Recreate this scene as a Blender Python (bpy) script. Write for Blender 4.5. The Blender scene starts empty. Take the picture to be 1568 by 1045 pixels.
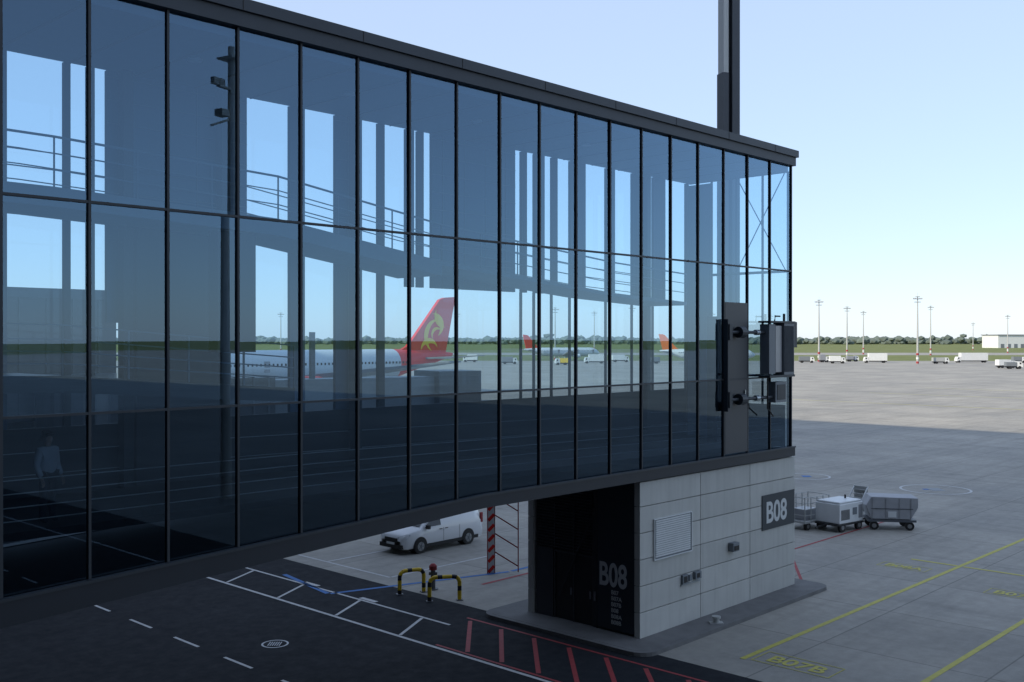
import bpy, bmesh, math, random
from mathutils import Vector, Matrix
random.seed(7)
R=math.radians
scene=bpy.context.scene
H=9.5
ANG=R(46.54)
C0=Vector((4.0,32.0,0))
U=Vector((math.cos(ANG),math.sin(ANG),0)); V=Vector((-math.sin(ANG),math.cos(ANG),0))
def W(x,y,z=0): 
    p=C0+U*x+V*y; return Vector((p.x,p.y,z))

# ---------------------------------------------------------------- materials
def newmat(name):
    m=bpy.data.materials.new(name); m.use_nodes=True
    nt=m.node_tree; b=nt.nodes['Principled BSDF']; return m,nt,b
def mat(name,col,rough=0.6,metal=0.0,var=0.12,scale=3.0,bump=0.0,bscale=40,coat=0.0,streak=0.0):
    m,nt,b=newmat(name)
    N=nt.nodes.new; L=nt.links.new
    tc=N('ShaderNodeTexCoord'); no=N('ShaderNodeTexNoise'); no.inputs['Scale'].default_value=scale
    no.inputs['Detail'].default_value=6; L(tc.outputs['Object'],no.inputs['Vector'])
    mx=N('ShaderNodeMix'); mx.data_type='RGBA'
    mx.inputs[6].default_value=(*[c*(1-var) for c in col],1); mx.inputs[7].default_value=(*[min(1,c*(1+var)) for c in col],1)
    L(no.outputs['Fac'],mx.inputs[0]); col_out=mx.outputs[2]
    if streak>0:
        mp=N('ShaderNodeMapping'); mp.inputs['Scale'].default_value=(3.5,3.5,0.25); L(tc.outputs['Object'],mp.inputs['Vector'])
        ns=N('ShaderNodeTexNoise'); ns.inputs['Scale'].default_value=1.5; ns.inputs['Detail'].default_value=8; L(mp.outputs[0],ns.inputs['Vector'])
        mr=N('ShaderNodeMapRange'); mr.inputs[1].default_value=0.45; mr.inputs[2].default_value=0.8; mr.inputs[4].default_value=streak; L(ns.outputs['Fac'],mr.inputs[0])
        m2=N('ShaderNodeMix'); m2.data_type='RGBA'; L(mr.outputs[0],m2.inputs[0]); L(col_out,m2.inputs[6]); m2.inputs[7].default_value=(*[c*0.5 for c in col],1); col_out=m2.outputs[2]
    L(col_out,b.inputs['Base Color'])
    b.inputs['Roughness'].default_value=rough; b.inputs['Metallic'].default_value=metal
    b.inputs['Coat Weight'].default_value=coat
    if bump>0:
        n2=N('ShaderNodeTexNoise'); n2.inputs['Scale'].default_value=bscale; n2.inputs['Detail'].default_value=8
        L(tc.outputs['Object'],n2.inputs['Vector']); bp=N('ShaderNodeBump'); bp.inputs['Strength'].default_value=bump
        bp.inputs['Distance'].default_value=0.02; L(n2.outputs['Fac'],bp.inputs['Height']); L(bp.outputs['Normal'],b.inputs['Normal'])
    return m
def glassmat(name,tint,refl_base,refl_scale,gcol=(0.8,0.9,1.0),rough=0.0):
    m=bpy.data.materials.new(name); m.use_nodes=True; nt=m.node_tree
    for n in list(nt.nodes): nt.nodes.remove(n)
    N=nt.nodes.new; L=nt.links.new
    out=N('ShaderNodeOutputMaterial'); mix=N('ShaderNodeMixShader'); tr=N('ShaderNodeBsdfTransparent'); gl=N('ShaderNodeBsdfGlossy')
    tr.inputs[0].default_value=(*tint,1); gl.inputs['Color'].default_value=(*gcol,1); gl.inputs['Roughness'].default_value=rough
    fr=N('ShaderNodeFresnel'); fr.inputs['IOR'].default_value=1.5
    ma=N('ShaderNodeMath'); ma.operation='MULTIPLY_ADD'; ma.inputs[1].default_value=refl_scale; ma.inputs[2].default_value=refl_base; ma.use_clamp=True
    L(fr.outputs[0],ma.inputs[0]); L(ma.outputs[0],mix.inputs[0]); L(tr.outputs[0],mix.inputs[1]); L(gl.outputs[0],mix.inputs[2]); L(mix.outputs[0],out.inputs[0])
    return m
M={}
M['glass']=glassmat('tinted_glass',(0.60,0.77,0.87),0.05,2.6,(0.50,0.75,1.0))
M['glass_low']=glassmat('shaded_low_glass',(0.38,0.47,0.54),0.0,2.0,(0.5,0.72,0.95))  # darker copy of the glass; shade behind the lower panes put into its tint
M['glass2']=glassmat('far_glass',(0.88,0.95,0.98),0.02,0.6)
M['frame']=mat('anthracite_frame',(0.03,0.037,0.046),0.5,0.1)
M['fascia']=mat('dark_fascia',(0.036,0.045,0.058),0.5,0.1,0.2,1.2)
M['beam']=mat('dark_beam',(0.014,0.018,0.026),0.55,0.0,0.2,1.2)
M['ceil']=mat('ceiling_panels',(0.07,0.13,0.22),0.6)
M['panel']=mat('blue_grey_panel',(0.065,0.14,0.24),0.5,0,0.2,0.6)
M['panel_dark']=mat('dark_panel',(0.018,0.024,0.032),0.5)
M['slab']=mat('slab_edge',(0.14,0.21,0.29),0.6)
M['carpet']=mat('dark_floor',(0.010,0.013,0.018),0.85)
M['steel']=mat('brushed_steel',(0.35,0.38,0.4),0.35,0.8)
M['greypaint']=mat('grey_paint',(0.16,0.18,0.20),0.5)
M['louvre']=mat('dark_louvre',(0.045,0.05,0.058),0.5)
M['dpanel']=mat('service_door_grey',(0.04,0.046,0.056),0.45,0,0.2,0.8)
for i,f in enumerate((0.95,1.0,1.05)):
    M['conc%d'%i]=mat('concrete_panel_%s'%'abc'[i],(0.50*f,0.50*f,0.47*f),0.8,0,0.12,1.3,0.3,60,streak=0.25)
M['conc']=M['conc1']
M['joint']=mat('joint',(0.05,0.05,0.05),0.9)
M['kerb']=mat('kerb_concrete',(0.15,0.15,0.15),0.85,0,0.35,2,0.4,30)
M['anth']=mat('anthracite_cladding',(0.016,0.018,0.023),0.5,0,0.2)
M['sign']=mat('sign_face',(0.02,0.03,0.042),0.4)
M['white']=mat('white_marking',(0.5,0.5,0.5),0.7,0,0.35,6)
M['text']=mat('sign_text',(0.55,0.57,0.57),0.5,0,0.03)
M['yellowm']=mat('yellow_marking',(0.46,0.42,0.08),0.7,0,0.3,4)
M['redm']=mat('red_marking',(0.30,0.03,0.035),0.7,0,0.4,5)
M['bluem']=mat('blue_marking',(0.02,0.13,0.38),0.7,0,0.3,5)
M['vanwhite']=mat('van_paint',(0.78,0.79,0.80),0.25,0,0.02,1,coat=0.6)
M['white_paint']=mat('white_paint',(0.66,0.68,0.68),0.45,0,0.12,2)
M['black']=mat('black_rubber',(0.012,0.012,0.013),0.6)
M['darkglass']=mat('dark_window',(0.012,0.016,0.02),0.06)
M['rim']=mat('wheel_rim',(0.3,0.31,0.32),0.35,0.7)
M['yellow']=mat('safety_yellow',(0.75,0.50,0.02),0.45)
M['red']=mat('red_paint',(0.8,0.018,0.010),0.4)
M['orange']=mat('orange_paint',(0.75,0.16,0.04),0.4)
M['gold']=mat('gold_paint',(0.9,0.6,0.04),0.4)
M['fuse']=mat('fuselage_white',(0.62,0.66,0.68),0.3,0,0.04,0.3)
M['engine']=mat('engine_grey',(0.3,0.31,0.33),0.35,0.3)
M['canvas']=mat('cart_canvas',(0.36,0.37,0.39),0.7,0,0.2,2)
M['galv']=mat('galvanised_steel',(0.42,0.43,0.42),0.5,0.2)
M['mastlit']=mat('mast_sunlit_tone',(0.8,0.8,0.76),0.5,0.0,0.05)  # sunlight painted into the mast's upper left strip
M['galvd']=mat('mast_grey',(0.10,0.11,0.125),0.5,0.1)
M['bronze']=mat('brightened_mast',(0.8,0.74,0.64),0.6,0.0)  # colour raised to replace sunlight that the tall terminal blocks
M['tree']=mat('foliage',(0.11,0.14,0.12),0.9,0,0.45,0.05)  # pale grey-green with distance haze put into the colour
M['lamp']=mat('headlight',(0.6,0.62,0.65),0.1)
M['terrain_wall']=mat('terminal_wall',(0.25,0.27,0.29),0.6,0,0.1,0.2)
M['jacket']=mat('light_jacket',(0.6,0.62,0.66),0.9,0,0.15,6)
M['trousers']=mat('dark_trousers',(0.03,0.035,0.05),0.9)
M['skin']=mat('skin',(0.5,0.32,0.24),0.6)
M['hair']=mat('hair',(0.03,0.02,0.015),0.7)

def groundmat(name,base,base2,joints,jsize,stain,rough=0.75,specvar=True,tiles=True,spec=0.5):
    m,nt,b=newmat(name); N=nt.nodes.new; L=nt.links.new
    tc=N('ShaderNodeTexCoord'); mp=N('ShaderNodeMapping'); mp.inputs['Rotation'].default_value=(0,0,-ANG)
    L(tc.outputs['Object'],mp.inputs['Vector'])
    def noise(sc,det,src,ro=0.65):
        n=N('ShaderNodeTexNoise'); n.inputs['Scale'].default_value=sc; n.inputs['Detail'].default_value=det; n.inputs['Roughness'].default_value=ro
        L(src,n.inputs['Vector']); return n.outputs['Fac']
    n1=noise(0.07,10,mp.outputs[0]); n2=noise(2.2,10,mp.outputs[0],0.7); n5=noise(0.35,6,mp.outputs[0])
    def stretched(sc):
        mq=N('ShaderNodeMapping'); mq.inputs['Scale'].default_value=sc; L(mp.outputs[0],mq.inputs['Vector']); return noise(1.0,6,mq.outputs[0])
    n3=stretched((0.03,0.6,1)); n6=stretched((0.5,0.025,1))
    def mix(f,a,bb,mode='MIX'):
        x=N('ShaderNodeMix'); x.data_type='RGBA'; x.blend_type=mode
        if isinstance(f,float): x.inputs[0].default_value=f
        else: L(f,x.inputs[0])
        for i,s in ((6,a),(7,bb)):
            if isinstance(s,tuple): x.inputs[i].default_value=(*s,1)
            else: L(s,x.inputs[i])
        return x.outputs[2]
    def ramp(s,lo,hi,a=0.0,c=1.0):
        r=N('ShaderNodeMapRange'); r.inputs[1].default_value=lo; r.inputs[2].default_value=hi; r.inputs[3].default_value=a; r.inputs[4].default_value=c
        L(s,r.inputs[0]); return r.outputs[0]
    c=mix(ramp(n1,0.35,0.65),base,base2)
    c=mix(ramp(n2,0.3,0.75,0.0,0.35),c,tuple(x*0.6 for x in base))
    c=mix(ramp(n5,0.5,0.7,0.0,0.25),c,tuple(x*0.55 for x in base))
    c=mix(ramp(n3,0.5,0.75,0.0,stain),c,tuple(x*0.35 for x in base))
    c=mix(ramp(n6,0.52,0.75,0.0,stain),c,tuple(x*0.4 for x in base))
    if tiles:
        br=N('ShaderNodeTexBrick'); br.offset=0.0; br.inputs['Scale'].default_value=1.0; br.inputs['Brick Width'].default_value=jsize; br.inputs['Row Height'].default_value=jsize
        br.inputs['Mortar Size'].default_value=0.03; br.inputs['Mortar Smooth'].default_value=0.3
        br.inputs['Color1'].default_value=(0.86,0.86,0.86,1); br.inputs['Color2'].default_value=(1,1,1,1); br.inputs['Mortar'].default_value=(0.4,0.4,0.4,1)
        L(mp.outputs[0],br.inputs['Vector']); c=mix(joints,c,br.outputs['Color'],'MULTIPLY')
    L(c,b.inputs['Base Color']); b.inputs['Specular IOR Level'].default_value=spec
    L(ramp(n2,0.3,0.7,rough-0.1,rough+0.12),b.inputs['Roughness'])
    bp=N('ShaderNodeBump'); bp.inputs['Strength'].default_value=0.15; bp.inputs['Distance'].default_value=0.01
    L(noise(30,4,mp.outputs[0]),bp.inputs['Height']); L(bp.outputs['Normal'],b.inputs['Normal'])
    return m
M['apron']=groundmat('apron_concrete',(0.29,0.28,0.255),(0.42,0.395,0.345),0.7,5.0,0.35,spec=0.3)
M['asphalt']=groundmat('asphalt',(0.014,0.017,0.022),(0.023,0.026,0.032),0.0,5.0,0.3,0.85,tiles=False,spec=0.15)
M['grass']=groundmat('grass',(0.14,0.17,0.06),(0.22,0.23,0.10),0.0,5.0,0.2,0.95,tiles=False,spec=0.1)

# ---------------------------------------------------------------- mesh builder
class MB:
    def __init__(s): s.v=[]; s.f=[]; s.m=[]; s.mats=[]
    def mi(s,k):
        if k not in s.mats: s.mats.append(k)
        return s.mats.index(k)
    def face(s,pts,k):
        i=len(s.v); s.v+= [tuple(p) for p in pts]; s.f.append(tuple(range(i,i+len(pts)))); s.m.append(s.mi(k))
    def box(s,x0,x1,y0,y1,z0,z1,k,mtx=None):
        c=[Vector(p) for p in ((x0,y0,z0),(x1,y0,z0),(x1,y1,z0),(x0,y1,z0),(x0,y0,z1),(x1,y0,z1),(x1,y1,z1),(x0,y1,z1))]
        if mtx: c=[mtx@p for p in c]
        i=len(s.v); s.v+=[tuple(p) for p in c]
        for q in ((0,3,2,1),(4,5,6,7),(0,1,5,4),(1,2,6,5),(2,3,7,6),(3,0,4,7)):
            s.f.append(tuple(i+a for a in q)); s.m.append(s.mi(k))
    def beam(s,p,q,w,h,k):
        p=Vector(p); q=Vector(q); d=(q-p); L=d.length; d.normalize()
        up=Vector((0,0,1)) if abs(d.z)<0.95 else Vector((0,1,0))
        a=d.cross(up).normalized(); b=a.cross(d).normalized()
        i=len(s.v)
        for o in (p,q):
            for sa,sb in ((-1,-1),(1,-1),(1,1),(-1,1)): s.v.append(tuple(o+a*sa*w/2+b*sb*h/2))
        for f in ((0,1,2,3),(7,6,5,4),(0,4,5,1),(1,5,6,2),(2,6,7,3),(3,7,4,0)):
            s.f.append(tuple(i+x for x in f)); s.m.append(s.mi(k))
    def tube(s,pts,r,k,n=8,cap=True):
        pts=[Vector(p) for p in pts]; rings=[]
        rr=r if isinstance(r,(list,tuple)) else [r]*len(pts)
        for j,p in enumerate(pts):
            d=(pts[min(j+1,len(pts)-1)]-pts[max(j-1,0)]).normalized()
            up=Vector((0,0,1)) if abs(d.z)<0.9 else Vector((1,0,0))
            a=d.cross(up).normalized(); b=a.cross(d).normalized(); i=len(s.v)
            for t in range(n):
                an=2*math.pi*t/n; s.v.append(tuple(p+(a*math.cos(an)+b*math.sin(an))*rr[j]))
            rings.append(i)
        for j in range(len(rings)-1):
            for t in range(n):
                s.f.append((rings[j]+t,rings[j]+(t+1)%n,rings[j+1]+(t+1)%n,rings[j+1]+t)); s.m.append(s.mi(k))
        if cap:
            s.f.append(tuple(rings[0]+t for t in range(n))); s.m.append(s.mi(k))
            s.f.append(tuple(rings[-1]+t for t in reversed(range(n)))); s.m.append(s.mi(k))
    def prism(s,poly,y0,y1,k,mtx=None):
        n=len(poly); i=len(s.v)
        P=[Vector((x,y0,z)) for x,z in poly]+[Vector((x,y1,z)) for x,z in poly]
        if mtx: P=[mtx@p for p in P]
        s.v+=[tuple(p) for p in P]
        s.f.append(tuple(i+a for a in range(n))); s.m.append(s.mi(k))
        s.f.append(tuple(i+n+a for a in reversed(range(n)))); s.m.append(s.mi(k))
        for a in range(n):
            s.f.append((i+a,i+n+a,i+n+(a+1)%n,i+(a+1)%n)); s.m.append(s.mi(k))
    def grid(s,rows,k,smooth=False):
        i=len(s.v); nr=len(rows); nc=len(rows[0])
        for r in rows: s.v+=[tuple(p) for p in r]
        for a in range(nr-1):
            for b in range(nc-1):
                s.f.append((i+a*nc+b,i+a*nc+b+1,i+(a+1)*nc+b+1,i+(a+1)*nc+b)); s.m.append(s.mi(k))
    def obj(s,name,parent=None,smooth=False,bevel=0,fixn=True):
        me=bpy.data.meshes.new(name); me.from_pydata(s.v,[],s.f)
        for k in s.mats: me.materials.append(M[k])
        for p,mi in zip(me.polygons,s.m): p.material_index=mi; p.use_smooth=smooth
        if fixn:
            bm=bmesh.new(); bm.from_mesh(me); bmesh.ops.recalc_face_normals(bm,faces=bm.faces); bm.to_mesh(me); bm.free()
        o=bpy.data.objects.new(name,me); scene.collection.objects.link(o)
        if parent: o.parent=parent
        if bevel>0:
            b=o.modifiers.new('bevel','BEVEL'); b.width=bevel; b.segments=2; b.limit_method='ANGLE'
        return o
def empty(name,loc=(0,0,0),rot=0,scale=1):
    e=bpy.data.objects.new(name,None); e.location=loc; e.rotation_euler=(0,0,rot); e.scale=(scale,)*3
    e.empty_display_size=0.5; scene.collection.objects.link(e); return e
def text(name,body,size,mtx,k,parent=None,ext=0.004,bold=0.0,space=1.0):
    c=bpy.data.curves.new(name,'FONT'); c.body=body; c.size=size; c.extrude=ext; c.offset=bold; c.space_character=space
    c.materials.append(M[k]); o=bpy.data.objects.new(name,c); scene.collection.objects.link(o)
    if parent: o.parent=parent
    o.matrix_local=mtx; return o

# ---------------------------------------------------------------- ground
g=MB(); g.face([(-6000,-2000,0),(6000,-2000,0),(6000,9000,0),(-6000,9000,0)],'grass'); g.obj('ground',fixn=False)
g=MB(); g.face([(-900,-300,0.004),(900,-300,0.004),(900,440,0.004),(-900,470,0.004)],'apron'); g.obj('apron',fixn=False)
g=MB(); g.face([(-2500,640,0.004),(2500,600,0.004),(2500,700,0.004),(-2500,760,0.004)],'apron'); g.obj('taxiway',fixn=False)
g=MB(); g.face([W(-26,-60,0.008),W(-0.6,-60,0.008),W(-0.6,120,0.008),W(-26,120,0.008)],'asphalt'); g.obj('service_road',fixn=False)

mk=MB()
def strip(x0,y0,x1,y1,w,k,z=0.012,m=None):
    m=m or mk
    p=W(x0,y0,z); q=W(x1,y1,z); d=(q-p).normalized(); n=Vector((-d.y,d.x,0))*w/2
    m.face([p-n,q-n,q+n,p+n],k)
strip(-4.7,-40,-4.7,60,0.13,'white')
strip(-2.7,5.8,-2.7,22,0.11,'white')
for y in (6.2,9.6,13.1,16.6,20): strip(-4.6,y-0.1,-2.78,y+0.9,0.11,'white'); strip(-2.5,y+0.3,-2.5,y+1.2,0.2,'white') if y in (9.6,13.1) else None
for i in range(-12,20): strip(-9.7,7.4+3*i-0.75,-9.7,7.4+3*i+0.75,0.1,'white')
for i in range(-6,14): strip(-15.5,7.4+3*i-0.75,-15.5,7.4+3*i+0.75,0.1,'white')
for i in range(6): strip(0.38,12.5+4.2*i,6.5,12.5+4.2*i,0.11,'white')
strip(0.3,12.5,0.3,34,0.11,'white')
mk.obj('road_marking',fixn=False)
mr=MB()
for k in range(-1,6): strip(-1.9,4.2-1.45*k,-4.35,1.8-1.45*k,0.14,'redm',m=mr)
strip(-1.7,6,-1.7,-5,0.10,'redm',m=mr); strip(-4.5,4.5,-4.5,-7,0.10,'redm',m=mr)
strip(2,9,9,9,0.16,'redm',m=mr)
strip(10.9,0.2,16,3.5,0.12,'redm',m=mr); strip(16,3.5,26,3.5,0.12,'redm',m=mr)
mr.obj('red_hatch_marking',fixn=False)
mb=MB(); strip(-2.9,12.1,4.3,9.75,0.2,'bluem',m=mb); strip(-2.95,12.2,-2.3,16,0.2,'bluem',m=mb); strip(4.45,9.75,9,9.75,0.2,'bluem',m=mb); mb.obj('blue_marking',fixn=False)
my=MB()
strip(0.8,-3.15,75,-3.6,0.18,'yellowm',m=my); strip(-0.3,-7.9,75,-7.9,0.18,'yellowm',m=my)
strip(18,-1.2,18,-3.15,0.18,'yellowm',m=my); strip(18,-3.4,18,-7.75,0.18,'yellowm',m=my); strip(18,-8.05,18,-14,0.18,'yellowm',m=my)
strip(14,-9.5,14,-13,0.1,'yellowm',m=my)
for xx in (112,122,150,175): strip(xx,-60,xx,60 if xx>120 else -5,0.35,'yellowm',m=my)
my.obj('yellow_lane_marking',fixn=False)
def padtext(body,x,y,s):
    root=empty('stand_number_marking',W(x,y,0.014),ANG)
    mt=Matrix.Rotation(-math.pi/2,4,'Z'); t=text('number',body,s,Matrix.Translation((-0.36*s,0.0,0))@mt,'yellowm',root,0.0,0.022*s)
    t.data.align_x='CENTER'
    f=MB(); w=1.42*s; h=0.62*s; e=0.022*s
    for x0,x1,y0,y1 in ((-h-e,-h+e,-w-e,w+e),(h-e,h+e,-w-e,w+e),(-h+e,h-e,w-e,w+e),(-h+e,h-e,-w-e,-w+e)):
        f.face([(x0,y0,0),(x1,y0,0),(x1,y1,0),(x0,y1,0)],'yellowm')
    f.obj('frame',root,fixn=False)
padtext('B07B',1.45,-4.6,0.85); padtext('B08A',16.3,-1.6,0.7); padtext('B07A',14.5,-6.6,0.75)
def ring(name,x,y,r,w,k):
    m=MB(); n=48
    for i in range(n):
        a=2*math.pi*i/n; b=2*math.pi*(i+1)/n
        m.face([(x+r*math.cos(a),y+r*math.sin(a),0.012),(x+(r+w)*math.cos(a),y+(r+w)*math.sin(a),0.012),(x+(r+w)*math.cos(b),y+(r+w)*math.sin(b),0.012),(x+r*math.cos(b),y+r*math.sin(b),0.012)],k)
    return m
m=ring('',26.8,64.8,2.0,0.15,'white'); m.face([(26.4,64.2,0.012),(27.2,64.2,0.012),(27.2,65.4,0.012),(26.4,65.4,0.012)],'greypaint'); m.face([(26.0,64.6,0.016),(26.35,64.6,0.016),(26.35,65.0,0.016),(26.0,65.0,0.016)],'bluem'); m.obj('apron_circle_marking',fixn=False)
m=ring('',20.4,71,1.5,0.15,'white'); m.face([(20.1,70.6,0.016),(20.7,70.6,0.016),(20.7,71.3,0.016),(20.1,71.3,0.016)],'bluem'); m.obj('apron_circle_marking.001',fixn=False)
p=W(-7.9,8.2); m=ring('',p.x,p.y,0.36,0.06,'engine')
for a in range(6): m.box(p.x-0.2+0.07*a,p.x-0.17+0.07*a,p.y-0.2,p.y+0.2,0.009,0.014,'engine')
m.obj('manhole_cover',fixn=False)

# ---------------------------------------------------------------- boarding bridge
br=empty('glass_boarding_bridge',C0,ANG)
T0,TP=-17.42,27.09/17
ts=[T0+TP*n for n in range(-6,18)]
TE=ts[-1]; TS=ts[0]; D=4.75
ZT=16.1
def zb(t): return 5.38 if t>-7 else 5.38+0.045*(t+7)
m=MB()
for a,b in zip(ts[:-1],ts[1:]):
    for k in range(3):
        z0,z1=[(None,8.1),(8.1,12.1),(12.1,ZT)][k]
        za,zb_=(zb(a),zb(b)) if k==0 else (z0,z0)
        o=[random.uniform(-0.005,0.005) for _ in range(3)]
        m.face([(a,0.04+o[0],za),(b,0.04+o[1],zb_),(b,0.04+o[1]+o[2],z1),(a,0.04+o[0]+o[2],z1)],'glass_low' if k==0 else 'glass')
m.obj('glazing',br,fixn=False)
m=MB()
for t in ts:
    m.box(t-0.026,t+0.026,-0.012,0.09,zb(t),ZT,'frame')
for z in (8.1,12.1):
    for a,b in zip(ts[:-1],ts[1:]): m.box(a+0.027,b-0.027,-0.01,0.085,z-0.025,z+0.025,'frame')
m.obj('mullions',br)
m=MB()
m.box(TS,TE+0.12,-0.12,D+0.1,ZT+0.002,16.42,'fascia')
m.box(TS,TE+0.2,-0.2,D+0.2,16.425,16.68,'fascia')
for i,t in enumerate(ts[::2]): m.box(t-0.008,t+0.008,-0.206,-0.2,16.43,16.675,'joint')
m.obj('roof',br)
m=MB(); m.box(TS,TE,0.15,D-0.1,15.9,ZT-0.003,'ceil')
for t in ts: m.box(t-0.02,t+0.02,0.2,D-0.15,15.87,15.899,'panel_dark')
m.obj('ceiling',br)
m=MB()
ks=[TS,-7,TE+0.1]
def bt(t): return zb(t)-0.31-(0.0 if t>-7 else -0.012*(t+7))
for a,b in zip(ks[:-1],ks[1:]):
    for y0,y1 in ((-0.1,0.25),(D-0.2,D+0.1)):
        m.prism([(a,bt(a)),(b,bt(b)),(b,zb(b)),(a,zb(a))],y0,y1,'beam')
    m.prism([(a,bt(a)+0.03),(b,bt(b)+0.03),(b,zb(b)-0.02),(a,zb(a)-0.02)],0.252,D-0.202,'carpet')
    m.prism([(a,zb(a)+0.002),(b,zb(b)+0.002),(b,zb(b)+0.06),(a,zb(a)+0.06)],-0.13,0.0,'frame')
m.obj('floor_beam',br)
openings=[(-26,-23.5),(-22.5,-20),(-19.5,-18),(-17.2,-15.94),(-15.79,-15.4),(-15.22,-14.93),(-11.13,-9.78),(-9.29,-8.24),(-7.3,-6.68),(-6.44,-5.6),(-5.28,-5.13),(-4.89,-4.55),(-0.77,-0.44),(-0.18,0.22),(0.73,1.14),(1.42,2.13),(2.98,4.21),(4.72,5.83),(6.6,7.2),(8.0,9.5)]
m=MB(); g=MB()
pt=TS
for a,b in openings+[(TE,TE)]:
    if a-pt>0.01:
        low=5.3 if pt<-6.5 else 11.1
        m.box(pt,a,D-0.12,D,low if not(-15<pt<-14) else 9.9,15.9,'panel' if a-pt>0.3 else 'frame')
        if a-pt>0.9:
            x=pt+0.45
            while x<a-0.1:
                m.box(x-0.010,x+0.010,D-0.135,D-0.12,low,15.9,'slab'); x+=0.95
            z=11.9
            while z<15.8: m.box(pt,a,D-0.137,D-0.121,z-0.008,z+0.008,'slab'); z+=0.55
        if pt>-2: m.box(pt-0.03,pt+0.04,D-0.1,D-0.02,5.3,11.1,'frame')
    pt=b
g.face([(TS,D+0.02,4.8),(TE,D+0.02,5.3),(TE,D+0.02,16.0),(TS,D+0.02,16.0)],'glass2')
g.face([(TE,0.1,5.3),(TE,D,5.3),(TE,D,16.05),(TE,0.1,16.05)],'glass2')
m.obj('far_wall',br); g.obj('far_glazing',br,fixn=False)
m=MB()
for y in (0.12,1.2,2.35,3.5,D-0.1): m.box(TE-0.1,TE-0.02,y-0.03,y+0.03,5.3,15.9,'frame')
for z in (8.1,12.1): m.box(TE-0.09,TE-0.03,0.1,D,z-0.05,z+0.05,'frame')
m.beam((TE-0.15,0.15,12.1),(TE-0.15,2.3,15.9),0.03,0.03,'slab'); m.beam((TE-0.2,2.3,12.1),(TE-0.2,0.15,15.9),0.03,0.03,'slab')
m.box(TE-0.14,TE-0.11,3.5,4.6,5.4,15.8,'panel'); m.box(TE-0.14,TE-0.11,0.2,3.45,5.4,7.0,'panel_dark')
m.obj('end_wall_frame',br)
m=MB()
up=[(-26,12.75),(-17,12.7),(-11.5,12.5),(-6,11.75),(2,11.1),(6.5,10.9)]
for (a,za),(b,zb2) in zip(up[:-1],up[1:]):
    th=0.42 if a<-7 else 0.12
    m.prism([(a,za-th),(b,zb2-th),(b,zb2),(a,za)],2.6,D-0.2,'slab')
    for h in (0.35,0.7,1.05):
        m.beam((a,2.62,za+h),(b,2.62,zb2+h),0.025,0.025 if h<1 else 0.05,'slab')
        m.beam((a,D-0.3,za+h),(b,D-0.3,zb2+h),0.025,0.025,'slab')
    n=max(1,int((b-a)/1.4))
    for i in range(n+1):
        t=a+(b-a)*i/n; z=za+(zb2-za)*i/n
        m.beam((t,2.62,z),(t,2.62,z+1.05),0.03,0.03,'slab')
m.obj('upper_ramp',br)
m=MB()
lo=[(-26,8.9),(-17,8.75),(-11.3,8.3)]
for (a,za),(b,zb2) in zip(lo[:-1],lo[1:]):
    m.prism([(a,za-0.35),(b,zb2-0.35),(b,zb2),(a,za)],2.2,D-0.2,'panel_dark')
    for h in (0.25,0.5,0.75,1.05): m.beam((a,2.22,za+h),(b,2.22,zb2+h),0.03,0.03,'slab')
    n=int((b-a)/1.4)
    for i in range(n+1):
        t=a+(b-a)*i/n; z=za+(zb2-za)*i/n; m.beam((t,2.22,z),(t,2.22,z+1.05),0.04,0.04,'slab')
m.obj('middle_ramp',br)
m=MB()
fl=[(-26,6.0),(-12,5.95),(0,5.75),(9.5,5.6)]
for (a,za),(b,zb2) in zip(fl[:-1],fl[1:]):
    m.prism([(a,za-0.15),(b,zb2-0.15),(b,zb2),(a,za)],0.3,D-0.25,'carpet')
    for y,hs_ in ((0.35,(0.2,0.45,0.7,0.95)),(D-0.3,(0.5,1.0))):
        for h in hs_: m.beam((a,y,za+h),(b,y,zb2+h),0.018,0.018,'steel')
m.obj('lower_floor',br)
m=MB()
for t in (-21,-14.6,-12.0,-7.75,6.3):
    m.box(t-0.12,t+0.12,4.2,4.5,6.0,15.88,'panel_dark')
m.box(-14.4,-12.2,4.2,4.5,6.0,12.2,'panel_dark')
m.box(-13.6,-12.6,1.9,2.3,9.2,12.0,'panel_dark')
m.box(4.75,4.87,0.25,0.6,5.9,10.3,'panel_dark')
m.box(-26,9.3,D-0.2,D-0.14,5.4,7.5,'panel_dark')
m.obj('interior_panels',br)
m=MB(); m.box(4.95,6.44,-0.008,0.02,5.5,10.8,'dpanel'); m.box(4.95,6.44,-0.016,-0.009,8.06,8.14,'frame'); m.box(6.2,6.26,-0.05,-0.009,7.4,7.7,'steel')
m.obj('service_door_panel',br)
m=MB()
for t in (-14,-9.6,-5,0): m.tube([(t,2.2,15.84),(t,2.2,15.895)],0.16,'white_paint',16)
m.obj('ceiling_luminaires',br)

cb=empty('docking_guidance_cabinet',W(6.55,0,0),ANG)
m=MB()
m.box(0.55,1.0,-0.5,-0.12,8.25,10.05,'greypaint'); m.box(1.05,1.5,-0.48,-0.12,8.3,10.0,'engine')
m.box(1.55,2.3,-0.55,-0.1,8.2,10.1,'greypaint')
m.box(0.5,2.35,-0.58,-0.08,10.1,10.17,'frame'); m.box(0.5,2.35,-0.56,-0.09,8.12,8.2,'frame')
for i in range(9): m.box(1.57+0.08*i,1.59+0.08*i,-0.57,-0.551,8.3,10.0,'frame')
m.box(2.36,2.62,-0.5,-0.2,9.2,10.15,'frame')
m.box(1.1,1.9,-0.45,-0.12,7.2,7.95,'greypaint'); m.box(1.2,1.8,-0.47,-0.45,7.3,7.85,'frame')
m.tube([(-1.5,-0.2,9.75),(0.6,-0.3,9.75)],0.06,'frame'); m.tube([(-1.5,-0.2,7.4),(1.1,-0.3,7.4)],0.06,'frame')
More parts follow.
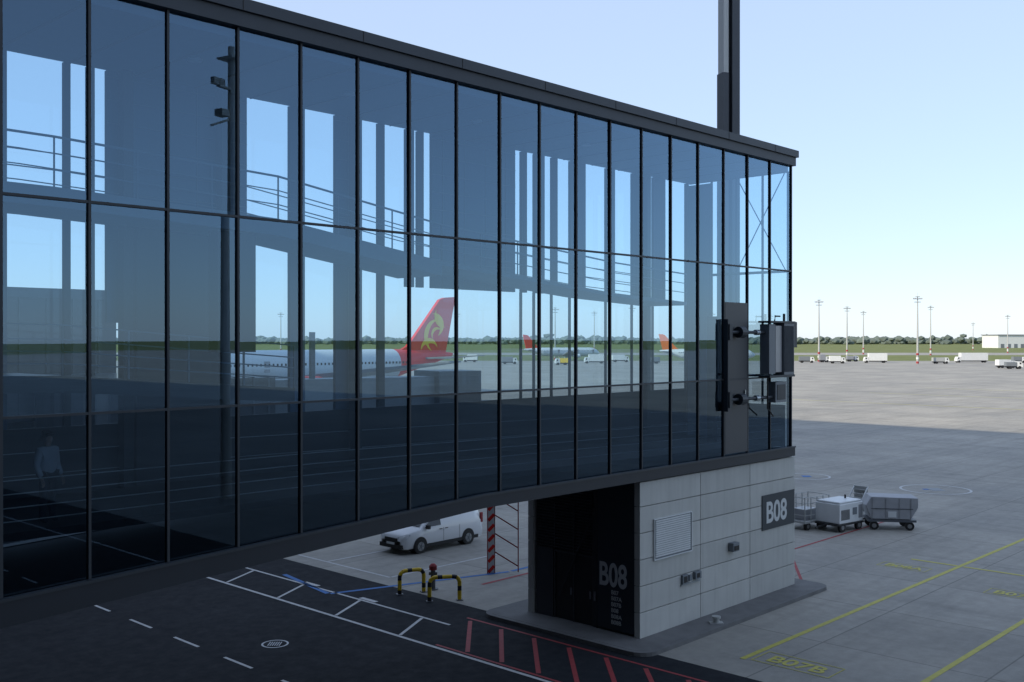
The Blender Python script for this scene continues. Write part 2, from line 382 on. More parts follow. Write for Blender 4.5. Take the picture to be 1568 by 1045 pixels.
for z in (9.75,7.4):
    m.tube([(-1.1,-0.22,z),(-0.75,-0.22,z)],0.2,'frame',14); m.tube([(0.0,-0.25,z),(0.25,-0.25,z)],0.1,'steel',12)
    m.box(-1.7,-1.5,-0.25,-0.03,z-0.28,z+0.28,'frame')
m.box(-1.74,-1.64,-0.2,-0.04,7.0,10.2,'frame')
m.tube([(1.9,-0.35,10.17),(1.9,-0.35,10.45)],0.05,'frame'); m.tube([(1.2,-0.35,10.17),(1.25,-0.35,10.35),(1.6,-0.35,10.35)],0.03,'black'); m.tube([(0.7,-0.35,8.2),(0.7,-0.35,7.0),(1.2,-0.3,6.7)],0.03,'black')
m.obj('cabinet_body',cb,bevel=0.012)

def person(loc,rot):
    root=empty('reflection_figure',loc,rot)  # added figure, a solid stand-in for a person's reflection in the window
    def addskin(name,v,e,r,k):
        me=bpy.data.meshes.new(name); 
        me.from_pydata(v,e,[]); bm=bmesh.new(); bm.from_mesh(me); bm.verts.layers.skin.verify(); bm.to_mesh(me); bm.free()
        o=bpy.data.objects.new(name,me); scene.collection.objects.link(o); o.parent=root
        for i,rr in enumerate(r): me.skin_vertices[0].data[i].radius=rr if isinstance(rr,tuple) else (rr,rr)
        me.skin_vertices[0].data[0].use_root=True
        sk=o.modifiers.new('skin','SKIN'); sk.use_smooth_shade=True
        s=o.modifiers.new('sub','SUBSURF'); s.levels=2; s.render_levels=2
        me.materials.append(M[k])
    addskin('trousers',[(0,0,0.95),(0.1,0,0.9),(0.11,0.02,0.5),(0.11,0,0.1),(0.11,-0.14,0.05),(-0.1,0,0.9),(-0.12,-0.03,0.5),(-0.12,0.02,0.1),(-0.12,-0.12,0.05)],
      [(0,1),(1,2),(2,3),(3,4),(0,5),(5,6),(6,7),(7,8)],[0.13,0.1,0.075,0.06,0.045,0.1,0.075,0.06,0.045],'trousers')
    addskin('jacket',[(0,0,0.88),(0,0,1.15),(0,0,1.36),(0,0,1.46),(0.18,0,1.39),(0.24,0.03,1.12),(0.23,-0.1,0.9),(-0.18,0,1.39),(-0.24,0.03,1.12),(-0.23,-0.1,0.9)],
      [(0,1),(1,2),(2,3),(2,4),(4,5),(5,6),(2,7),(7,8),(8,9)],[(0.2,0.15),(0.18,0.13),(0.18,0.12),0.08,0.085,0.065,0.05,0.085,0.065,0.05],'jacket')
    addskin('head',[(0,0,1.45),(0,-0.01,1.53),(0,-0.02,1.6),(0,-0.01,1.68),(0,-0.1,1.6)],[(0,1),(1,2),(2,3),(2,4)],[0.055,0.06,0.085,0.08,0.02],'skin')
    addskin('hair',[(0,0.03,1.66),(0,0.05,1.6),(0,0.01,1.70)],[(0,1),(0,2)],[0.088,0.075,0.08],'hair')
    for sx in (1,-1):
        v=[(0.23*sx,-0.1,0.9),(0.235*sx,-0.13,0.83)]; e=[(0,1)]; r=[0.032,(0.035,0.02)]
        for i,(dx,l) in enumerate(((-0.027,0.075),(-0.009,0.085),(0.009,0.08),(0.026,0.065))):
            n=len(v); v+=[(0.235*sx+dx,-0.145,0.79),(0.235*sx+dx,-0.15-0.01,0.79-l*0.5),(0.235*sx+dx,-0.145,0.79-l)]; e+=[(1,n),(n,n+1),(n+1,n+2)]; r+=[0.009,0.008,0.007]
        n=len(v); v+=[(0.235*sx,-0.17,0.82),(0.235*sx,-0.19,0.78)]; e+=[(1,n),(n,n+1)]; r+=[0.011,0.009]
        addskin('hand',v,e,r,'skin')
person(W(-17.9,0.75,6.0),ANG+R(20))

# ---------------------------------------------------------------- support building
sb=empty('bridge_support_building',C0,ANG)
TL=9.92; ZTOP=5.03; D2=4.75
m=MB(); m.box(0.24,TL-0.02,0.1,D2-0.02,0,ZTOP-0.01,'joint'); m.obj('core',sb)
m=MB()
rows=[0.12,0.93,1.76,2.59,3.42,4.25,ZTOP]; cols=[0.0,3.42,6.63,TL]
for i in range(3):
    for j in range(6):
        m.box(cols[i]+(0.0 if i==0 else 0.012),cols[i+1]-(0.0 if i==2 else 0.012),0.0,0.22 if i==0 else 0.099,rows[j]+0.012,rows[j+1]-0.012,'conc%d'%random.randrange(3))
for j in range(6):
    m.box(0.0,0.3,D2-0.25,D2,rows[j]+0.008,rows[j+1]-0.008,'conc')
    m.box(TL-0.019,TL+0.08,0.1,D2,rows[j]+0.008,rows[j+1]-0.008,'conc')
m.obj('concrete_panels',sb,bevel=0.008)
m=MB()
m.box(0.16,0.23,0.24,D2-0.26,0.1,ZTOP-0.01,'anth')
m.box(0.02,0.15,0.24,1.72,0.2,ZTOP-0.02,'sign')
m.box(0.05,0.155,1.76,1.9,0.12,ZTOP-0.02,'frame')
for a,b in ((1.98,2.75),(2.8,3.55)):
    m.box(0.11,0.155,a,b,0.14,2.35,'anth'); m.box(0.085,0.108,a+0.06,a+0.12,1.0,1.25,'steel')
for y in (1.94,2.775,3.6): m.box(0.07,0.159,y-0.02,y+0.02,0.12,4.0,'louvre')
m.box(0.07,0.158,1.965,3.575,2.36,2.42,'louvre')
z=2.5
while z<4.8:
    m.box(0.075,0.157,1.98,4.4,z,z+0.035,'louvre'); z+=0.1
m.box(0.06,0.158,3.66,4.42,0.12,2.45,'dpanel')
m.box(0.02,0.08,1.8,1.87,1.0,1.3,'steel')
m.beam((0.03,1.95,3.7),(0.03,3.4,0.9),0.04,0.04,'frame')
m.obj('entrance_side',sb)
def sidetext(name,b,s,y,z,nx=1.0,bo=0.012): 
    return text(name,b,s,Matrix(((0,0,-1,0.014),(-nx,0,0,y),(0,1,0,z),(0,0,0,1))),'text',sb,0.003,bo*s)
sidetext('gate_number','B08',1.05,1.66,1.60,0.70,0.022)
for i,sx in enumerate(('B07','B07A','B07B','B08','B08A','B08B')): sidetext('gate_list',sx,0.19,1.15,1.34-0.19*i)
m=MB()
m.box(7.44,9.84,-0.035,-0.003,2.5,3.78,'sign'); m.obj('gate_sign_plate',sb)
text('gate_number_front','B08',1.08,Matrix(((0.93,0,0,7.68),(0,0,-1,-0.037),(0,1,0,2.76),(0,0,0,1))),'text',sb,0.003,0.024)
m=MB()
m.box(0.73,2.8,-0.03,-0.003,2.5,3.76,'greypaint')
for i in range(17): 
    z=2.56+i*0.07
    m.box(0.79,2.74,-0.055,-0.031,z,z+0.05,'white_paint')
for a,b,c,d in ((0.70,2.83,2.47,2.5),(0.70,2.83,3.76,3.79)): m.box(a,b,-0.06,-0.004,c,d,'white_paint')
for a in (0.70,2.803): m.box(a,a+0.03,-0.06,-0.004,2.5,3.76,'white_paint')
m.obj('louvre_vent',sb)
m=MB(); m.box(5.15,5.55,-0.22,-0.003,2.1,2.4,'greypaint'); m.box(5.2,5.5,-0.24,-0.221,2.14,2.3,'black')
m.obj('wall_lamp',sb,bevel=0.02)
m=MB(); m.box(2.25,2.55,-0.09,-0.003,1.45,1.75,'greypaint'); m.box(2.3,2.5,-0.10,-0.091,1.5,1.7,'black'); m.box(2.65,2.8,-0.08,-0.003,1.5,1.7,'greypaint'); m.box(2.95,3.3,-0.12,-0.003,1.5,1.75,'greypaint')
m.box(3.02,3.2,-0.13,-0.121,1.55,1.7,'black'); m.box(2.2,3.35,-0.06,-0.003,1.40,1.44,'steel')
m.obj('socket_boxes',sb,bevel=0.012)
m=MB()
def isl(x0,x1,y0,y1,r,z0,z1,k):
    pts=[]
    for cx,cy,a0 in ((x1-r,y1-r,0),(x0+r,y1-r,90),(x0+r,y0+r,180),(x1-r,y0+r,270)):
        for i in range(6): a=R(a0+18*i); pts.append((cx+r*math.cos(a),cy+r*math.sin(a)))
    n=len(pts)
    m.face([(x,y,z1) for x,y in pts],k)
    for i in range(n):
        a=pts[i]; b=pts[(i+1)%n]; m.face([(a[0],a[1],z0),(b[0],b[1],z0),(b[0],b[1],z1),(a[0],a[1],z1)],k)
isl(-1.25,10.8,-1.1,5.9,0.6,0.0,0.13,'kerb')
isl(-1.08,10.63,-0.93,5.73,0.5,0.13,0.134,'kerb')
o=m.obj('kerb_island',None); o.location=C0; o.rotation_euler=(0,0,ANG)
m=MB(); m.tube([(0,0,0.1),(0,0,0.3)],[0.12,0.10],'galv',12); m.tube([(0,0,0.3),(0,0,0.36)],0.15,'galv',12); m.box(-0.22,0.22,-0.15,0.15,0.12,0.16,'galv')
o=m.obj('ground_socket_pillar'); o.location=W(3.2,-0.75,0)

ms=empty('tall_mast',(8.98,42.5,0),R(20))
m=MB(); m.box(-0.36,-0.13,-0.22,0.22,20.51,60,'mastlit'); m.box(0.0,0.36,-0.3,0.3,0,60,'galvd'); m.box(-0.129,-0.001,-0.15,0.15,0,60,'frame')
m.box(-0.40,-0.131,-0.24,0.24,0,20.5,'galvd'); m.obj('mast_shaft',ms)  # left strip: sunlit tone painted above, shaded tone below

# ---------------------------------------------------------------- terminal behind camera
EL=R(30)
hs=Vector((0.9,0.436)).normalized()
TH=(111.6)/(hs.x*U.x+hs.y*U.y)*math.tan(EL)  # unseen terminal made taller than real to cast the apron shadow edge
tb=empty('terminal_building',C0,ANG)
m=MB()
m.box(-90,-27.2,-420,430,0,TH-0.8,'terrain_wall')
m.box(-27.19,-26.9,-420,-24,1,TH-3,'darkglass'); m.box(-27.19,-26.9,-15,430,1,TH-3,'darkglass')
for i in range(-140,142): 
    if not (-9<i<-4): m.box(-26.89,-26.8,i*3-0.05,i*3+0.05,1,TH-3,'frame')
m.box(-90,-26.7,-420,430,TH-0.79,TH,'fascia')
m.obj('terminal_body',tb)

# ---------------------------------------------------------------- van
def van(loc,rot):
    root=empty('parked_van',loc,rot)
    m=MB()
    st=[(0.0,0.62,0.60,0.62),(0.05,0.80,0.74,0.78),(0.25,0.97,0.84,0.9),(0.95,1.12,0.86,0.92),(1.35,1.46,0.74,0.925),(1.75,1.74,0.70,0.925),(2.2,1.83,0.72,0.925),(3.2,1.85,0.72,0.925),(4.3,1.83,0.72,0.92),(4.62,1.77,0.70,0.90),(4.78,1.2,0.78,0.88),(4.84,0.7,0.8,0.86)]
    for sy in (1,-1):
        rows=[]
        for x,zt,wt,wb in st:
            sh=min(1.04,zt-0.03)
            rows.append([(x,sy*(wb-0.06),0.26),(x,sy*wb,0.45),(x,sy*wb,min(0.7,zt-0.05)),(x,sy*(wb-0.015),sh),(x,sy*(wt+0.02),max(sh+0.01,zt-0.12)),(x,sy*(wt-0.07),zt-0.01),(x,0,zt)])
        m.grid(rows,'vanwhite')
    m.obj('body',root,smooth=True)
    m=MB()
    for sy in (1,-1):
        m.face([(1.15,sy*0.93,1.08),(1.32,sy*0.915,1.12),(2.15,sy*0.915,1.12),(2.15,sy*0.80,1.62),(1.78,sy*0.795,1.58),],'darkglass')
        for xx in (2.3,3.3): m.face([(xx,sy*0.932,0.4),(xx+0.02,sy*0.932,0.4),(xx+0.02,sy*0.925,1.0),(xx,sy*0.925,1.0)],'joint')
        m.box(2.05,2.22,sy*0.935-0.01,sy*0.935+0.01,0.93,0.96,'black'); m.box(2.4,2.57,sy*0.935-0.01,sy*0.935+0.01,0.93,0.96,'black')
        m.box(1.22,1.36,sy*1.02-0.09,sy*1.02+0.09,1.05,1.22,'black')
        m.box(0.6,4.5,sy*0.9-0.03,sy*0.9+0.035,0.24,0.38,'black')
        m.box(4.72,4.86,sy*0.84-0.04,sy*0.84+0.04,0.9,1.35,'redm')
        m.face([(0.01,sy*0.42,0.77),(0.0,sy*0.42,0.66),(0.12,sy*0.88,0.70),(0.34,sy*0.935,0.88),(0.20,sy*0.85,0.93)],'lamp')
    m.face([(0.97,0.78,1.17),(0.97,-0.78,1.17),(1.71,-0.66,1.745),(1.71,0.66,1.745)],'darkglass')
    m.box(-0.04,0.2,-0.75,0.75,0.28,0.46,'black'); m.box(-0.02,0.1,-0.42,0.42,0.54,0.72,'black'); m.box(-0.05,0.0,-0.26,0.26,0.44,0.53,'white_paint')
    m.obj('trim',root)
    m=MB()
    for x in (0.92,3.85):
        for sy in (1,-1):
            m.tube([(x,sy*0.5,0.36),(x,sy*0.94,0.36)],0.38,'black',28); m.tube([(x,sy*0.7,0.32),(x,sy*0.955,0.32)],0.32,'black',28)
            m.tube([(x,sy*0.94,0.32),(x,sy*0.965,0.32)],0.2,'rim',20); m.tube([(x,sy*0.95,0.32),(x,sy*0.97,0.32)],0.06,'black',12)
            for a in range(5): 
                an=a*2*math.pi/5; m.beam((x,sy*0.968,0.32),(x+0.19*math.cos(an),sy*0.968,0.32+0.19*math.sin(an)),0.02,0.04,'greypaint')
    m.obj('wheels',root)
pv=Vector((-4.05,45.4,0))+V*0.93-U*0.92
van(pv,ANG)

# ---------------------------------------------------------------- hoops and hydrant
def hoop(x,y,rot,w):
    root=empty('hoop_barrier',W(x,y,0),rot)
    pts=[(-w/2,0,0),(-w/2,0,0.65)]
    for i in range(1,6): a=math.pi-i*math.pi/12; pts.append((-w/2+0.22+0.22*math.cos(a),0,0.65+0.22*math.sin(a)))
    pts.append((-w/2+0.22,0,0.87))
    full=pts+[(-q[0],0,q[2]) for q in reversed(pts)]
    P=[Vector(p) for p in full]; cum=[0]
    for a,b in zip(P[:-1],P[1:]): cum.append(cum[-1]+(b-a).length)
    L=cum[-1]; n=int(L/0.17); m=MB()
    def at(s):
        for i in range(len(P)-1):
            if s<=cum[i+1]+1e-6: 
                f=(s-cum[i])/max(1e-6,cum[i+1]-cum[i]); return P[i].lerp(P[i+1],f)
        return P[-1]
    for i in range(n):
        a=L*i/n; b=L*(i+1)/n
        m.tube([at(a),at((a+b)/2),at(b)],0.075,'yellow' if i%3 else 'black',12)
    for sx in (-1,1): m.box(sx*w/2-0.12,sx*w/2+0.12,-0.12,0.12,0.0,0.03,'galvd')
    m.obj('tube',root,smooth=False)
def loc(v): r=v-C0; return r.dot(U),r.dot(V)
hoop(*loc(Vector((-3.75,38.3,0))),R(25),0.95); hoop(*loc(Vector((-2.45,37.2,0))),R(12),1.1)
m=MB(); m.tube([(0,0,0),(0,0,0.75)],0.09,'galvd',12); m.tube([(0,0,0.75),(0,0,0.9),(0,0,0.98)],[0.15,0.15,0.07],'redm',14); m.tube([(-0.16,0,0.6),(0.16,0,0.6)],0.06,'galvd',10); m.tube([(0,0,0),(0,0,0.04)],0.2,'galvd',14)
o=m.obj('fire_hydrant'); o.location=(-3.0,38.9,0)
cbx=empty('red_white_striped_post',(-0.85,41.6,0),R(10))
m=MB()
for i in range(8):
    m.box(-0.13,0.13,-0.04,0.04,0.42*i,0.42*i+0.419,'white_paint')
    m.beam((-0.12,-0.045,0.42*i+0.05),(0.12,-0.045,0.42*i+0.30),0.008,0.13,'red')
m.box(-0.16,-0.131,-0.05,0.05,0,3.36,'redm'); m.box(0.131,0.16,-0.05,0.05,0,3.36,'redm')
m.obj('post',cbx)
m=MB()
for i in range(4): m.beam((0.17,0,3.1-0.75*i),(1.1,0,2.5-0.75*i),0.03,0.05,'redm' )
m.box(1.1,1.14,-0.02,0.02,0,3.3,'redm')
m.obj('side_frame',cbx)

# ---------------------------------------------------------------- carts
def wheels(m,xs,w,r):
    for x in xs:
        for sy in (1,-1): m.tube([(x,sy*(w-0.08),r),(x,sy*(w+0.06),r)],r,'black',16); m.tube([(x,sy*(w+0.05),r),(x,sy*(w+0.07),r)],r*0.5,'rim',12)
gpu=empty('ground_power_unit',Vector((16.4,51.3,0)),R(38))
m=MB(); m.box(-1.0,1.0,-0.7,0.7,0.42,1.4,'white_paint'); m.box(-0.95,0.95,-0.65,0.65,1.402,1.5,'white_paint'); m.box(-1.1,1.1,-0.72,0.72,0.32,0.415,'black'); 
m.obj('housing',gpu,bevel=0.05)
m=MB(); wheels(m,(-0.7,0.7),0.62,0.24)
for i in range(8): m.box(-0.85+0.09*i,-0.81+0.09*i,-0.715,-0.701,0.6,1.1,'black')
m.box(0.1,0.45,-0.715,-0.701,0.8,1.15,'greypaint'); m.box(0.6,0.9,-0.715,-0.701,0.6,1.25,'engine'); m.tube([(0.5,0,1.5),(0.5,0,1.68)],0.05,'black',8)
m.beam((-1.1,0,0.35),(-2.0,0,0.3),0.06,0.06,'black'); m.obj('details',gpu)
bc=empty('baggage_cart',Vector((19.0,51.6,0)),R(-8))
m=MB(); m.prism([(-1.0,0.55),(0.9,0.55),(1.25,1.15),(1.25,1.62),(-1.0,1.66),(-1.25,1.2)],-0.7,0.7,'canvas'); m.obj('canopy',bc,bevel=0.03)
m=MB(); m.box(-1.15,1.15,-0.75,0.75,0.42,0.53,'galvd'); wheels(m,(-0.85,0.85),0.62,0.22)
for x in (-0.95,-0.3,0.35,0.9): m.box(x-0.02,x+0.02,-0.72,-0.705,0.56,1.6,'engine')
m.box(-1.0,1.0,-0.725,-0.722,1.05,1.09,'galvd'); m.box(-0.2,0.2,-0.735,-0.723,0.65,0.95,'white_paint'); m.beam((-1.15,0,0.45),(-2.1,0,0.25),0.06,0.06,'black'); m.obj('chassis',bc)
cc=empty('cage_trolley',Vector((14.9,51.8,0)),R(38))
m=MB(); m.box(-1.0,1.0,-0.65,0.65,0.35,0.45,'galv'); wheels(m,(-0.7,0.7),0.55,0.2)
for x in (-1,-0.5,0,0.5,1): 
    for y in (-0.63,0.63): m.box(x-0.02,x+0.02,y-0.02,y+0.02,0.45,1.65,'galv')
for z in (0.75,1.05,1.35,1.63):
    for y in (-0.63,0.63): m.box(-1,1,y-0.015,y+0.015,z-0.015,z+0.015,'galv')
    for x in (-1,1): m.box(x-0.015,x+0.015,-0.63,0.63,z-0.015,z+0.015,'galv')
m.box(-0.7,0.3,-0.4,0.4,0.46,1.0,'engine'); m.obj('cage',cc)
gp2=empty('stair_trolley',Vector((18.2,54.2,0)),R(38))
m=MB(); m.box(-0.6,0.6,-0.5,0.5,0.3,0.4,'galv'); wheels(m,(-0.4,0.4),0.45,0.18); m.beam((-0.6,-0.4,0.4),(0.5,-0.4,1.7),0.05,0.05,'white_paint'); m.beam((-0.6,0.4,0.4),(0.5,0.4,1.7),0.05,0.05,'white_paint')
for i in range(6): m.box(-0.55+i*0.18,-0.38+i*0.18,-0.4,0.4,0.5+0.2*i,0.53+0.2*i,'galv')
m.box(0.45,0.5,-0.4,0.4,0.4,1.7,'galv'); m.obj('steps',gp2)

# ---------------------------------------------------------------- aircraft
def airliner(loc_,rot,L,Rr,zc,body,tailk,deco=False,s=1):
    root=empty('airliner',loc_,rot)
    m=MB(); st=[(0,0.02,-0.25),(0.01,0.28,-0.2),(0.03,0.55,-0.12),(0.06,0.8,-0.05),(0.1,0.96,0),(0.14,1,0),(0.62,1,0),(0.76,0.93,0.07),(0.82,0.72,0.24),(0.9,0.48,0.42),(0.96,0.28,0.55),(1.0,0.1,0.62)]
    rings=[]
    n=24
    for f,r,dz in st:
        rings.append([(f*L,Rr*r*math.sin(2*math.pi*i/n),zc+Rr*dz+Rr*r*math.cos(2*math.pi*i/n)) for i in range(n+1)])
    m.grid(rings[:8],body); m.grid(rings[7:],tailk if deco else body); m.obj('fuselage',root,smooth=True)
    m=MB(); k=L/60.0
    x=0.1*L
    while x<0.8*L:
        for sy in (1,-1): m.box(x,x+0.28,sy*(Rr*0.985)-0.03,sy*(Rr*0.985)+0.03,zc+0.35,zc+0.72,'darkglass')
        x+=0.75
    for xx in (0.09,0.3,0.55):
        for sy in (1,-1): m.box(xx*L,xx*L+1.0,sy*Rr*0.985-0.025,sy*Rr*0.985+0.025,zc-0.6,zc+1.1,'engine')
    m.face([(0.022*L,Rr*0.45,zc+Rr*0.25),(0.022*L,-Rr*0.45,zc+Rr*0.25),(0.045*L,-Rr*0.4,zc+Rr*0.5),(0.045*L,Rr*0.4,zc+Rr*0.5)],'darkglass')
    m.obj('windows',root)
    zf=zc+Rr*0.8; zt=zc+Rr*0.8+ (9.9*k)
    fin=[(0.775*L,zf),(0.815*L,zf+1.0*k),(0.84*L,zf+2.5*k),(0.945*L,zt-0.4*k),(0.965*L,zt),(1.01*L,zt+0.2*k),(0.965*L,zf-1.0*k)]
    m=MB(); m.prism(fin,-0.18*k*2,0.18*k*2,tailk); 
    if deco:
        for sy in (1,-1):
            y=sy*0.40
            for (cx,cz,r,a0,a1,w) in ((0.93*L,zf+2.9,3.0,80,250,1.0),(0.925*L,zf+4.9,2.1,-70,110,1.2),(0.955*L,zf+6.4,2.0,140,290,0.8),(0.90*L,zf+0.5,2.0,10,190,1.0),(0.93*L,zf+3.2,1.3,30,230,0.6)):
                N=14
                for i in range(N):
                    f0=i/N; f1=(i+1)/N; aa=R(a0+(a1-a0)*f0); ab=R(a0+(a1-a0)*f1); w0=w*math.sin(math.pi*min(1,f0+0.02)); w1=w*math.sin(math.pi*f1)
                    q=[(cx+(r-w0)*math.cos(aa),y,cz+(r-w0)*math.sin(aa)),(cx+r*math.cos(aa),y,cz+r*math.sin(aa)),(cx+r*math.cos(ab),y,cz+r*math.sin(ab)),(cx+(r-w1)*math.cos(ab),y,cz+(r-w1)*math.sin(ab))]
                    m.face(q,'gold')
                y+=sy*0.01
    m.obj('tail_fin',root,fixn=False)
    m=MB()
    for sy in (1,-1):
        for root_pts,th,kk in ((((0.33*L,Rr*0.8,zc-Rr*0.55),(0.51*L,Rr*0.8,zc-Rr*0.55),(0.60*L,0.46*L,zc+1.3*k),(0.56*L,0.46*L,zc+1.3*k)),0.8*k,'engine'),(((0.86*L,Rr*0.3,zc+Rr*0.45),(0.96*L,Rr*0.3,zc+Rr*0.45),(0.985*L,0.16*L,zc+Rr*0.6),(0.955*L,0.16*L,zc+Rr*0.6)),0.35*k,'engine')):
            a=[(p[0],sy*p[1],p[2]) for p in root_pts]; b=[(p[0],sy*p[1],p[2]-th*(1 if i<2 else 0.3)) for i,p in enumerate(root_pts)]
            i=len(m.v); m.v+=a+b; kx=m.mi(kk)
            for f in ((0,1,2,3),(7,6,5,4),(0,4,5,1),(1,5,6,2),(2,6,7,3),(3,7,4,0)): m.f.append(tuple(i+q for q in f)); m.m.append(kx)
        ex=0.33*L; ey=0.155*L; ez=zc-Rr*0.85
        m.tube([(ex,sy*ey,ez),(ex+0.3*k,sy*ey,ez),(ex+3.5*k,sy*ey,ez),(ex+5.5*k,sy*ey,ez)],[1.25*k,1.45*k,1.3*k,0.7*k],'fuse' if not deco else 'red',18)
        m.tube([(ex-0.02,sy*ey,ez),(ex-0.01,sy*ey,ez)],1.1*k,'black',18)
        m.tube([(0.5*L,sy*0.09*L,0),(0.5*L,sy*0.09*L,zc-Rr)],0.2,'galv',8); m.tube([(0.5*L,sy*(0.09*L-0.5),0.6*k+0.1),(0.5*L,sy*(0.09*L+0.5),0.6*k+0.1)],0.6*k+0.1,'black',14)
    m.tube([(0.12*L,0,0),(0.12*L,0,zc-Rr)],0.12,'galv',8); m.tube([(0.12*L,-0.3,0.45),(0.12*L,0.3,0.45)],0.45,'black',14)
    m.obj('wings_engines_gear',root,smooth=False)
airliner(Vector((-10.8,190,0))-U*60.5,ANG,60,2.82,5.0,'fuse','red',True)
airliner(Vector((95,400,0)),R(172),37,2.0,3.8,'fuse','orange')
airliner(Vector((40,470,0)),R(200),37,2.0,3.8,'fuse','red')
airliner(Vector((-160,430,0)),R(15),37,2.0,3.8,'fuse','engine')

ab=empty('telescopic_boarding_bridge',W(1,43,0),ANG+R(-14))
m=MB(); m.box(0,12,-1.5,1.5,4.2,7.0,'dpanel'); m.box(12.01,24,-1.25,1.25,4.35,6.8,'greypaint'); m.box(24.01,27.5,-2,2,4.0,7.2,'dpanel')
for i in range(12): m.box(0.5+i,0.6+i,-1.56,1.56,4.15,7.06,'galvd')
m.box(19,20,-2.2,-1.4,0.8,3.9,'galvd'); m.box(19,20,1.4,2.2,0.8,3.9,'galvd'); m.box(18.6,20.4,-2.4,2.4,3.901,4.3,'galvd')
for sy in (1,-1): m.tube([(19.5,sy*1.4,0.6),(19.5,sy*2.3,0.6)],0.6,'black',16)
m.tube([(0,0,0),(0,0,3.9)],0.7,'galvd',14); m.tube([(0,0,3.9),(0,0,7.4)],2.3,'dpanel',18); m.box(15,15.3,-0.2,0.2,6.8,10,'galvd')
m.beam((20,2,4),(23,2.6,0),0.7,0.1,'galv')
m.obj('tunnel',ab)
npb=empty('neighbouring_gate_bridge',W(-26,44,0),ANG)
m=MB(); m.box(0,30,0,5,5,12,'panel_dark'); m.box(-0.1,30.2,-0.1,5.1,12.001,12.6,'fascia'); m.box(0,30.1,-0.08,5.08,4.6,4.999,'fascia')
for i in range(19): m.box(i*1.6,i*1.6+0.07,-0.09,-0.001,5,12,'frame')
m.box(0,30,-0.06,-0.002,8.2,8.3,'frame'); m.box(25,30,0.5,4.5,0,4.59,'conc'); m.obj('structure',npb)

# ---------------------------------------------------------------- masts
def mast(x,y,h,name='floodlight_mast'):
    root=empty(name,(x,y,0))
    m=MB(); m.tube([(0,0,0),(0,0,h)],[0.42,0.18],'galv',10)
    for i in range(3):
        m.tube([(0,0,0.2+1.6*i),(0,0,1.0+1.6*i)],0.52,'redm' if i%2==0 else 'white_paint',10)
    m.box(-1.6,1.6,-0.15,0.15,h-1.0,h-0.8,'galvd'); m.box(-1.2,1.2,-0.15,0.15,h-2.2,h-2.0,'galvd')
    for xx in (-1.5,-0.75,0.75,1.5):
        m.box(xx-0.3,xx+0.3,-0.5,-0.1,h-0.95,h-0.5,'galvd'); m.box(xx-0.28,xx+0.28,-0.55,-0.501,h-0.93,h-0.52,'lamp')
    m.box(-0.7,0.7,-0.7,0.7,h-0.1,h+0.1,'galv'); m.tube([(0,0,h),(0,0,h+1.5)],0.04,'galv',6)
    m.obj('mast',root)
for px,y,h in ((1254,430,26),(1297,520,26),(1322,640,27),(1405,395,26),(1425,600,29),(1543,700,26),(968,520,26),(850,470,24),(910,650,27),(430,560,24),(700,600,25),(1180,700,26),(1090,560,24),(1490,900,24),(20,520,24)):
    mast((px-784)/1568*y,y,h)
rm=empty('apron_light_mast',(34.1,12.6,0),R(30))
m=MB(); m.tube([(0,0,0),(0,0,27)],[0.34,0.2],'bronze',12); m.box(-1.1,1.1,-0.15,0.15,24.4,24.5,'bronze')
for x in (-1.0,-0.5,0.5,1.0): m.box(x-0.2,x+0.2,-0.5,-0.2,24.6,25.0,'bronze')
m.box(-0.6,0.6,-0.6,0.6,26.2,26.3,'bronze'); m.box(-1.1,-0.5,-0.3,0.3,22.7,23.1,'bronze'); m.beam((-1.7,0,22.0),(1.5,0,23.3),0.08,0.12,'bronze')
m.obj('mast',rm)

def truck(x,y,rot,l,h,k='white_paint'):
    root=empty('airport_truck',(x,y,0),rot)
    m=MB(); m.box(-l/2,l/2-1.8,-1.2,1.2,0.9,h,k); m.prism([(l/2-1.7,0.6),(l/2,0.6),(l/2,1.4),(l/2-0.4,2.4),(l/2-1.7,2.4)],-1.15,1.15,'white_paint'); m.box(-l/2,l/2-0.1,-0.9,0.9,0.5,0.85,'black')
    m.box(l/2-1.0,l/2-0.5,-1.17,1.17,1.5,2.1,'darkglass')
    for xx in (-l/2+1.2,l/2-1): 
        for sy in (1,-1): m.tube([(xx,sy*0.8,0.5),(xx,sy*1.2,0.5)],0.5,'black',12)
    m.obj('truck_body',root)
for px,y,l,h,k in ((1340,415,9,3.9,'white_paint'),(1487,420,13,4.0,'white_paint'),(1282,405,6,3,'white_paint'),(1235,415,6,2.6,'greypaint'),(1262,425,4,3.2,'engine'),(1440,400,6,2.4,'galv'),(1540,340,6,2.8,'white_paint'),(1552,330,5,2.2,'greypaint'),(1560,415,5,2.5,'greypaint'),(910,405,8,3.6,'white_paint'),(720,430,6,3.2,'white_paint'),(950,430,7,3,'white_paint'),(1000,400,5,2.6,'greypaint'),(860,380,5,2.5,'gold'),(780,395,6,2.8,'engine'),(1305,440,5,2.3,'engine')):
    truck((px-784)/1568*y,y,random.uniform(-0.15,0.15)+random.choice((0,math.pi)),l,h,k)
wh=empty('warehouse',(560,1150,0),R(8))
m=MB(); m.box(-25,25,-15,15,0,14,'white_paint'); m.box(-26,26,-16,16,14.01,15,'engine'); m.box(26.5,50,-12,12,0,9,'engine')
for i in range(6): m.box(-22+8*i,-18+8*i,-15.2,-15.01,0,4.5,'greypaint')
m.obj('hall',wh)
m=MB(); ico=bmesh.new(); bmesh.ops.create_icosphere(ico,subdivisions=1,radius=1); iv=[v.co.copy() for v in ico.verts]; iF=[[v.index for v in f.verts] for f in ico.faces]; ico.free()
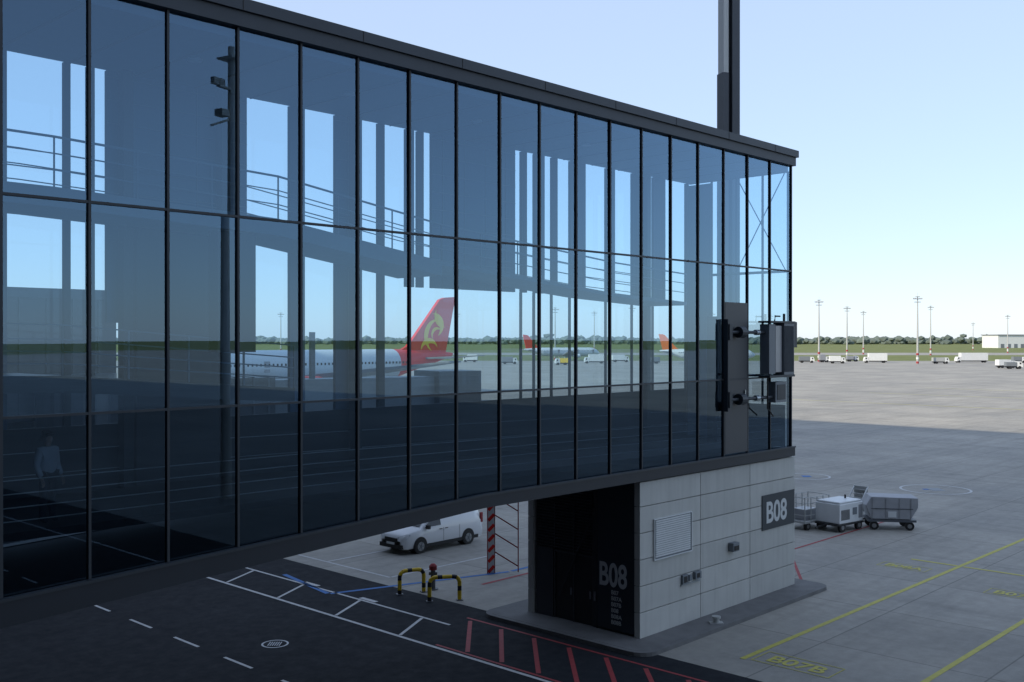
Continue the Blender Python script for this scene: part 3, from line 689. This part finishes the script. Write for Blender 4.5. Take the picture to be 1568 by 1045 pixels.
kx=m.mi('tree')
for i in range(3600):
    x=random.uniform(-2000,2300); y=random.uniform(1900,2500); dens=0.5+0.5*math.sin(x*0.004+1)*math.sin(x*0.013)
    hh=random.uniform(5,10)+9*dens*random.random(); i0=len(m.v); r=random.uniform(5,12)
    z=random.uniform(0.2,0.95)*hh
    for v in iv: m.v.append((x+v.x*r*random.uniform(.7,1.3),y+v.y*r,z+v.z*r*0.6*random.uniform(.6,1.3)))
    for f in iF: m.f.append(tuple(i0+q for q in f)); m.m.append(kx)
m.obj('distant_tree_line',fixn=False)

# ---------------------------------------------------------------- light
d=Vector((hs.x*math.cos(EL),hs.y*math.cos(EL),-math.sin(EL)))
ld=bpy.data.lights.new('sun','SUN'); ld.energy=5; ld.angle=R(0.5); ld.color=(1.0,0.88,0.68)
lo_=bpy.data.objects.new('sun',ld); scene.collection.objects.link(lo_); lo_.rotation_euler=d.to_track_quat('-Z','Y').to_euler()
w=bpy.data.worlds.new('World'); scene.world=w; w.use_nodes=True; nt=w.node_tree
bg=nt.nodes['Background']; sk=nt.nodes.new('ShaderNodeTexSky'); sk.sky_type='NISHITA'; sk.sun_disc=False
sk.sun_elevation=EL; sk.sun_rotation=math.atan2(-hs.x,-hs.y); sk.air_density=1.0; sk.dust_density=0.3; sk.ozone_density=3.0
# thin high haze mixed evenly into the clear-sky model
hz=nt.nodes.new('ShaderNodeMix'); hz.data_type='RGBA'; hz.inputs[0].default_value=0.55; hz.inputs[7].default_value=(4.9,5.9,7.8,1)
nt.links.new(sk.outputs[0],hz.inputs[6]); nt.links.new(hz.outputs[2],bg.inputs[0]); bg.inputs[1].default_value=0.165
scene.view_settings.view_transform='Standard'; scene.view_settings.look='None'; scene.view_settings.exposure=0
cam=bpy.data.cameras.new('camera'); cam.lens=36; cam.sensor_width=36; cam.clip_end=20000; cam.clip_start=0.05
co=bpy.data.objects.new('camera',cam); scene.collection.objects.link(co); co.location=(0,0,H); co.rotation_euler=(R(90-0.09),0,0)
scene.camera=co
